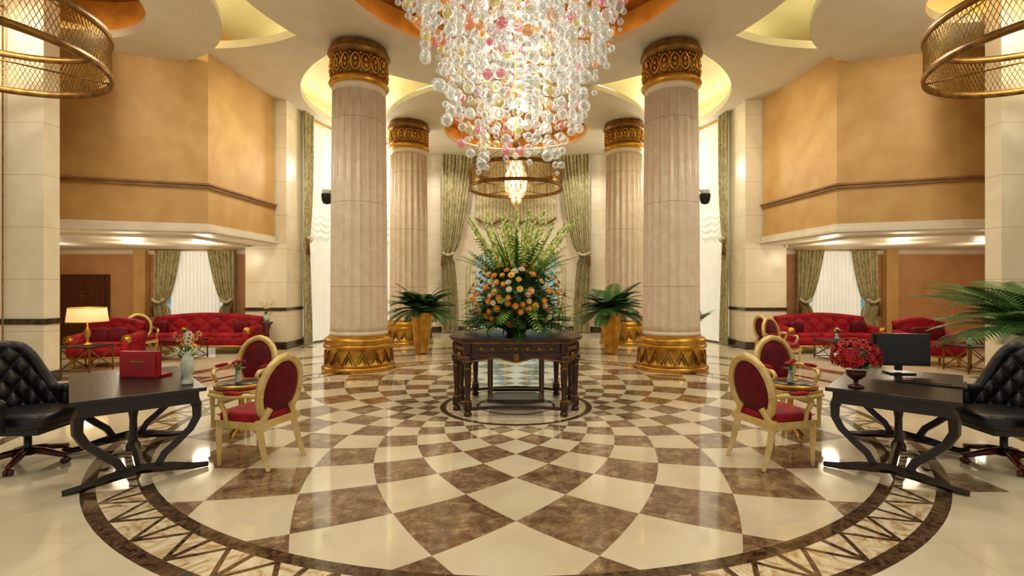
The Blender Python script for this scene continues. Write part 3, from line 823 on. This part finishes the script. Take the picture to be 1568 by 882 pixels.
for i in range(5):
    a=2*pi*i/5+.3; c_,s_=math.cos(a),math.sin(a)
    b.tube([(.03*c_,.03*s_,.13),(.15*c_,.15*s_,.115),(.28*c_,.28*s_,.085),(.34*c_,.34*s_,.075)],[.035,.032,.026,.022],M_rwood,8)
    for o in (-.018,.018): b.lathe([(.0,-.012),(.028,-.012),(.028,.012),(.0,.012)],M_rwood,14,M=Matrix.Translation((.33*c_-o*s_,.33*s_+o*c_,.028))@Matrix.Rotation(a,4,'Z')@Matrix.Rotation(pi/2,4,'X'))
exc=b.build((4.56,4.62,0),face(-1,.1))
e2=inst(exc,(-4.58,4.64,0),face(1,.1))

# ---------------------------------------------------------------- desk items
DZ=.765
b=B('rose_bowl_arrangement')
b.lathe([(.06,0),(.065,.01),(.02,.03),(.018,.06),(.07,.1),(.08,.14),(.075,.15)],M_rwood,24)
b.ell((0,0,.26),(.12,.12,.1),M_leafd,14,10)
fl=[]
for i in range(900):
    th=random.random()*2*pi; ph=random.uniform(-.4,1.5); d=Vector((math.cos(th)*math.cos(ph),math.sin(th)*math.cos(ph),math.sin(ph)))
    p=Vector((d.x*.18,d.y*.18,.27+d.z*.15))
    if all((p-q).length>.055 for q in fl): fl.append(p); flower(b,p,d,.048,M_rr,M_rr,3,7)
for i in range(30):
    a=random.random()*6.28; leaf(b,(.1*math.cos(a),.1*math.sin(a),.2),(math.cos(a),math.sin(a),.1),.12,.035,M_leaf)
b.build((3.04,4.42,DZ))
b=B('computer_monitor')
b.box((0,0,.25),(.54,.03,.33),M_black); b.box((0,-.02,.25),(.5,.02,.29),M_black); b.box((0,.04,.12),(.06,.04,.18),M_black); b.box((0,.03,.008),(.24,.17,.016),M_black)
b.build((3.97,5.1,DZ),rad(-8),bevel=.004)
b=B('desk_blotter'); b.box((0,0,.006),(.5,.34,.012),M_black); b.box((0,0,.014),(.28,.2,.004),M_wood); b.tube([(.1,.05,.022),(.2,.12,.022)],.006,M_brass,6); b.build((3.88,4.62,DZ),rad(48+90))
b=B('red_presentation_box')
b.box((0,0,.13),(.40,.05,.26),M_redb); b.box((0,-.03,.13),(.37,.012,.23),M_redb); b.box((0,-.038,.16),(.14,.004,.012),M_brass); b.box((0,-.038,.135),(.08,.004,.006),M_brass); b.box((0,0.07,.012),(.40,.2,.024),M_redb)
b.build((-3.72,4.9,DZ),rad(-4),bevel=.004)
b=B('orchid_vase')
b.lathe([(.045,0),(.05,.01),(.045,.03),(.03,.06),(.05,.12),(.06,.18),(.045,.24),(.028,.27),(.04,.3)],M_ceramic,28)
for i in range(4):
    a=i*1.7+.4; pts=[(0,0,.28),(.03*math.cos(a),.03*math.sin(a),.4),(.09*math.cos(a),.09*math.sin(a),.47)]
    b.tube(pts,.004,M_leaf,5)
    for k in range(3): flower(b,(.05*math.cos(a)*(k*.6+.6),.05*math.sin(a)*(k*.6+.6),.39+.035*k),(math.cos(a),math.sin(a)-.6,.3),.035,M_wh if i%2 else M_pk,M_rr,2,5)
    leaf(b,(0,0,.28),(math.cos(a+1),math.sin(a+1),.7),.16,.03,M_leafl)
b.build((-3.03,4.56,DZ))
b=B('green_flower_vase')
b.lathe([(.04,0),(.045,.12),(.05,.14)],M_ceramic,20)
for i in range(14):
    a=i*2.4; r_=.02+.006*i; q=(r_*math.cos(a),r_*math.sin(a),.26+.03*(i%4)); b.tube([(0,0,.1),q],.003,M_leaf,4)
    flower(b,q,(q[0]*5,q[1]*5,.5),.04,[M_leafl,M_or,M_wh][i%3],M_ye,2,7); leaf(b,(0,0,.13),(math.cos(a+1),math.sin(a+1),.9),.2,.03,M_leafl)
b.build((-3.4,5.1,DZ))

# ---------------------------------------------------------------- lounge furniture
def sofa(name,w,loc,rz,tuft=True):
    b=B(name); d=.85; h=w/2
    b.ell((0,0,.3),(h,d/2,.13),M_red,24,10,.3)
    n=max(1,round((w-.4)/.75)); cw=(w-.42)/n
    for i in range(n): b.ell((-(w-.42)/2+cw*(i+.5),.06,.43),(cw/2-.005,.34,.085),M_red,20,10,.4)
    def back(u,v):
        x=(-.5+u)*(w-.1); z=.4+(.42+.1*math.sin(pi*u))*v
        return (x,-d/2+.22-.1*v-.03*abs(math.sin(pi*(u*n*4+v*3)*.5)*math.sin(pi*(u*n*4-v*3)*.5))**.5*-1,z)
    b.grid(back,n*32,16,M_red)
    b.grid(lambda u,v:((-.5+u)*(w-.1),-d/2-.0-.02*v,.2+(.62+.1*math.sin(pi*u))*v),24,4,M_red)
    b.tube([((-.5+t)*(w-.1),-d/2+.05,.82+.1*math.sin(pi*t)) for t in [i/24 for i in range(25)]],.085,M_red,12)
    for sx_ in (-1,1):
        b.ell((sx_*(h-.1),.02,.38),(.1,d/2-.02,.2),M_red,16,10,.4)
        b.tube([(sx_*(h-.08),-d/2+.1,.62),(sx_*(h-.06),0,.58),(sx_*(h-.06),d/2-.06,.57)],[.1,.1,.1],M_red,14)
        b.lathe([(.0,0),(.08,0),(.1,.02),(.0,.03)],M_gold,16,M=Matrix.Translation((sx_*(h-.06),d/2-.06,.57))@Matrix.Rotation(-pi/2,4,'X'))
        for sy_ in (-1,1): b.lathe([(.02,0),(.03,.05),(.04,.16),(.05,.2)],M_gold,12,(sx_*(h-.12),sy_*(d/2-.1),0))
    b.tube([(-h+.1,d/2-.01,.2),(h-.1,d/2-.01,.2)],.02,M_gold,6)
    b.ell((-h+.4,-.02,.62),(.2,.08,.18),M_redd,14,8,.5); b.ell((h-.4,-.02,.62),(.2,.08,.18),M_redd,14,8,.5)
    return b.build(loc,rz)
sofa('tufted_sofa',2.9,(-8.1,12.7,0),pi)
sofa('tufted_sofa',2.4,(8.0,12.7,0),pi)
sofa('velvet_armchair',1.15,(-8.75,10.6,0),pi+.25)
sofa('velvet_armchair',1.05,(9.0,10.8,0),pi-.2)
def cross_table(name,loc,w=.6,h=.52):
    b=B(name); b.box((0,0,h-.012),(w,w,.024),M_black); 
    for sx_ in (-1,1):
        for sy_ in (-1,1): b.box((sx_*w*.46,sy_*w*.46,h/2),(.022,.022,h),M_goldd)
        b.tube([(-w*.46,sx_*w*.46,.06),(w*.46,sx_*w*.46,h-.06)],.009,M_goldd,6); b.tube([(w*.46,sx_*w*.46,.06),(-w*.46,sx_*w*.46,h-.06)],.009,M_goldd,6)
        b.tube([(sx_*w*.46,-w*.46,.06),(sx_*w*.46,w*.46,h-.06)],.009,M_goldd,6); b.tube([(sx_*w*.46,w*.46,.06),(sx_*w*.46,-w*.46,h-.06)],.009,M_goldd,6)
        b.box((0,sx_*w*.46,.05),(w,.018,.018),M_goldd); b.box((sx_*w*.46,0,.05),(.018,w,.018),M_goldd)
    return b.build(loc)
cross_table('side_table',(-8.45,9.75,0)); cross_table('side_table',(8.95,9.75,0)); cross_table('side_table',(-7.7,11.5,0),.7,.45); cross_table('side_table',(7.4,11.4,0),.7,.45)
b=B('table_lamp')
b.lathe([(.09,0),(.09,.02),(.03,.04),(.02,.1),(.05,.2),(.055,.26),(.02,.34),(.012,.4),(.012,.5)],M_gold,24)
b.lathe([(.33,.46),(.30,.74),(.295,.74),(.325,.46)],M_shade,36,loop=True); b.ell((0,0,.56),.04,M_bulb,10,8)
b.tube(circ(.33,.46,36),.008,M_gold,5,True); b.tube(circ(.30,.74,36),.008,M_gold,5,True)
b.build((-8.45,9.75,.525))
for x,y,z in ((-7.7,11.5,.455),(7.4,11.4,.455),(8.95,9.75,.525)):
    b=B('small_flower_vase')
    b.lathe([(.04,0),(.05,.05),(.03,.12),(.04,.15)],M_ceramic,16)
    for i in range(12):
        a=i*2.4; q=(.04*math.cos(a),.04*math.sin(a),.2+.02*(i%4)); flower(b,q,(q[0]*8,q[1]*8,.5),.035,[M_wh,M_ye,M_rr][i%3],M_ye,2,7); leaf(b,(0,0,.14),(math.cos(a),math.sin(a),.9),.16,.03,M_leaf); b.tube([(0,0,.1),q],.003,M_leaf,4)
    b.build((x,y,z))
b=B('orchid_pedestal')
b.lathe([(.17,0),(.17,.04),(.08,.1),(.06,.5),(.1,.7),(.15,.75),(.15,.78)],M_rwood,24)
b.lathe([(.05,.78),(.07,.85),(.09,.95),(.06,.98)],M_ceramic,20)
for i in range(5):
    a=i*1.3; pts=[(0,0,.95),(.05*math.cos(a),.05*math.sin(a),1.15),(.18*math.cos(a),.18*math.sin(a),1.3)]
    b.tube(pts,.005,M_leaf,5)
    for k in range(4): flower(b,(.05*math.cos(a)*(k+1),.05*math.sin(a)*(k+1),1.15+.05*k),(math.cos(a),-1,.3),.04,M_wh,M_ye,2,5)
    leaf(b,(0,0,.95),(math.cos(a+1),math.sin(a+1),.6),.25,.05,M_leaf)
b.build((-6.4,12.7,0))
for sd in (-1,1):
    b=B('dome_security_camera'); b.box((0,.0,.14),(.14,.16,.08),M_white); b.lathe([(.0,-.12),(.07,-.1),(.1,-.04),(.11,.06),(.11,.1)],M_black,20); b.tube([(0,0,.14),(-sd*.12,0,.18)],.025,M_white,8)
    b.build((sd*3.92,10.25,3.5))

dl=[(-5.0,12.2,6.685),(5.0,12.2,6.685),(-7.3,12.0,2.735),(-9,11.6,2.735),(-10.8,11.6,2.735),(7.5,12,2.735),(9,11.6,2.735),(10.8,11.6,2.735)]
b=B('recessed_downlights')
for p in dl:
    b.lathe([(.06,-.004),(.085,-.008),(.085,.0)],M_white,20,p); b.lathe([(.058,-.006),(.0,-.006)],M_down,20,p)
b.build()

# ---------------------------------------------------------------- lights
F=.50
def light(kind,loc,e,col=(1,.9,.74),size=.2,tgt=None,ang=150,blend=.6):
    l=bpy.data.lights.new('lamp_fill_light',kind); l.energy=e*F; l.color=col; l.shadow_soft_size=size
    if kind=='SPOT': l.spot_size=rad(ang); l.spot_blend=blend
    o=bpy.data.objects.new('lamp_fill_light',l); sc.collection.objects.link(o); o.location=loc
    if tgt is not None: o.rotation_euler=(Vector(tgt)-Vector(loc)).to_track_quat('-Z','Y').to_euler()
    return o
W1=(1,.92,.76); W2=(1,.87,.64); W3=(1,.95,.84)
for x,y in ((-5.5,3.2),(0,2.2),(5.5,3.2),(-2.6,5.5),(2.6,5.5),(-5.6,8.2),(5.6,8.2),(-4.6,12.0),(4.6,12.0)):
    light('SPOT',(x,y,6.3),400,W1,.5,(x,y,0),155)  # added overhead spots for general fill, no fixtures modelled
for sd in (-1,1):
    light('SPOT',(sd*8.2,7.2,6.2),310,W2,.3,(sd*8.8,10.2,4.2),110)
    light('SPOT',(sd*4.6,10.6,6.3),230,W2,.3,(sd*6.7,12.2,4.2),110)
    for x in (7.6,9.3,11.4): light('POINT',(sd*x,12.0,2.5),50,W2,.2)
    light('POINT',(sd*8.6,10.9,2.5),25,W2,.25)
    light('POINT',(sd*4.7,15.6,5.4),260,W3,.3)  # added points to brighten the apse, no fixture there
    light('SPOT',(sd*2.2,16.4,6.3),350,W3,.2,(sd*2.6,18.5,2.5),100)  # added spots to lift the rear wall and drapes
    light('POINT',(sd*7.5,6.75,5.1),110,W1,.4)
for z,e in ((4.2,70),(5.2,100),(6.2,110)): light('POINT',(0,7.3,z),e,W1,.4)
light('POINT',(0,15.9,5.1),150,W2,.3)
light('SPOT',(0,15.0,6.3),300,W1,.3,(0,18.5,2.5),90)  # added spot aimed at the rear window to brighten it
light('POINT',(-8.45,9.75,1.1),20,W2,.1)
w=bpy.data.worlds.new('World'); sc.world=w; w.use_nodes=True
w.node_tree.nodes['Background'].inputs[0].default_value=(1,.94,.83,1); w.node_tree.nodes['Background'].inputs[1].default_value=.5
sc.view_settings.view_transform='Standard'
sc.view_settings.look='None'
sc.view_settings.exposure=0

cam=bpy.data.cameras.new('camera'); co=bpy.data.objects.new('camera',cam); sc.collection.objects.link(co)
co.location=(0,0,1.65); co.rotation_euler=(pi/2,0,0)
cam.sensor_width=36; cam.lens=36*757/1568; cam.shift_x=-.0038; cam.clip_start=.05
sc.camera=co
print('balls',nb)
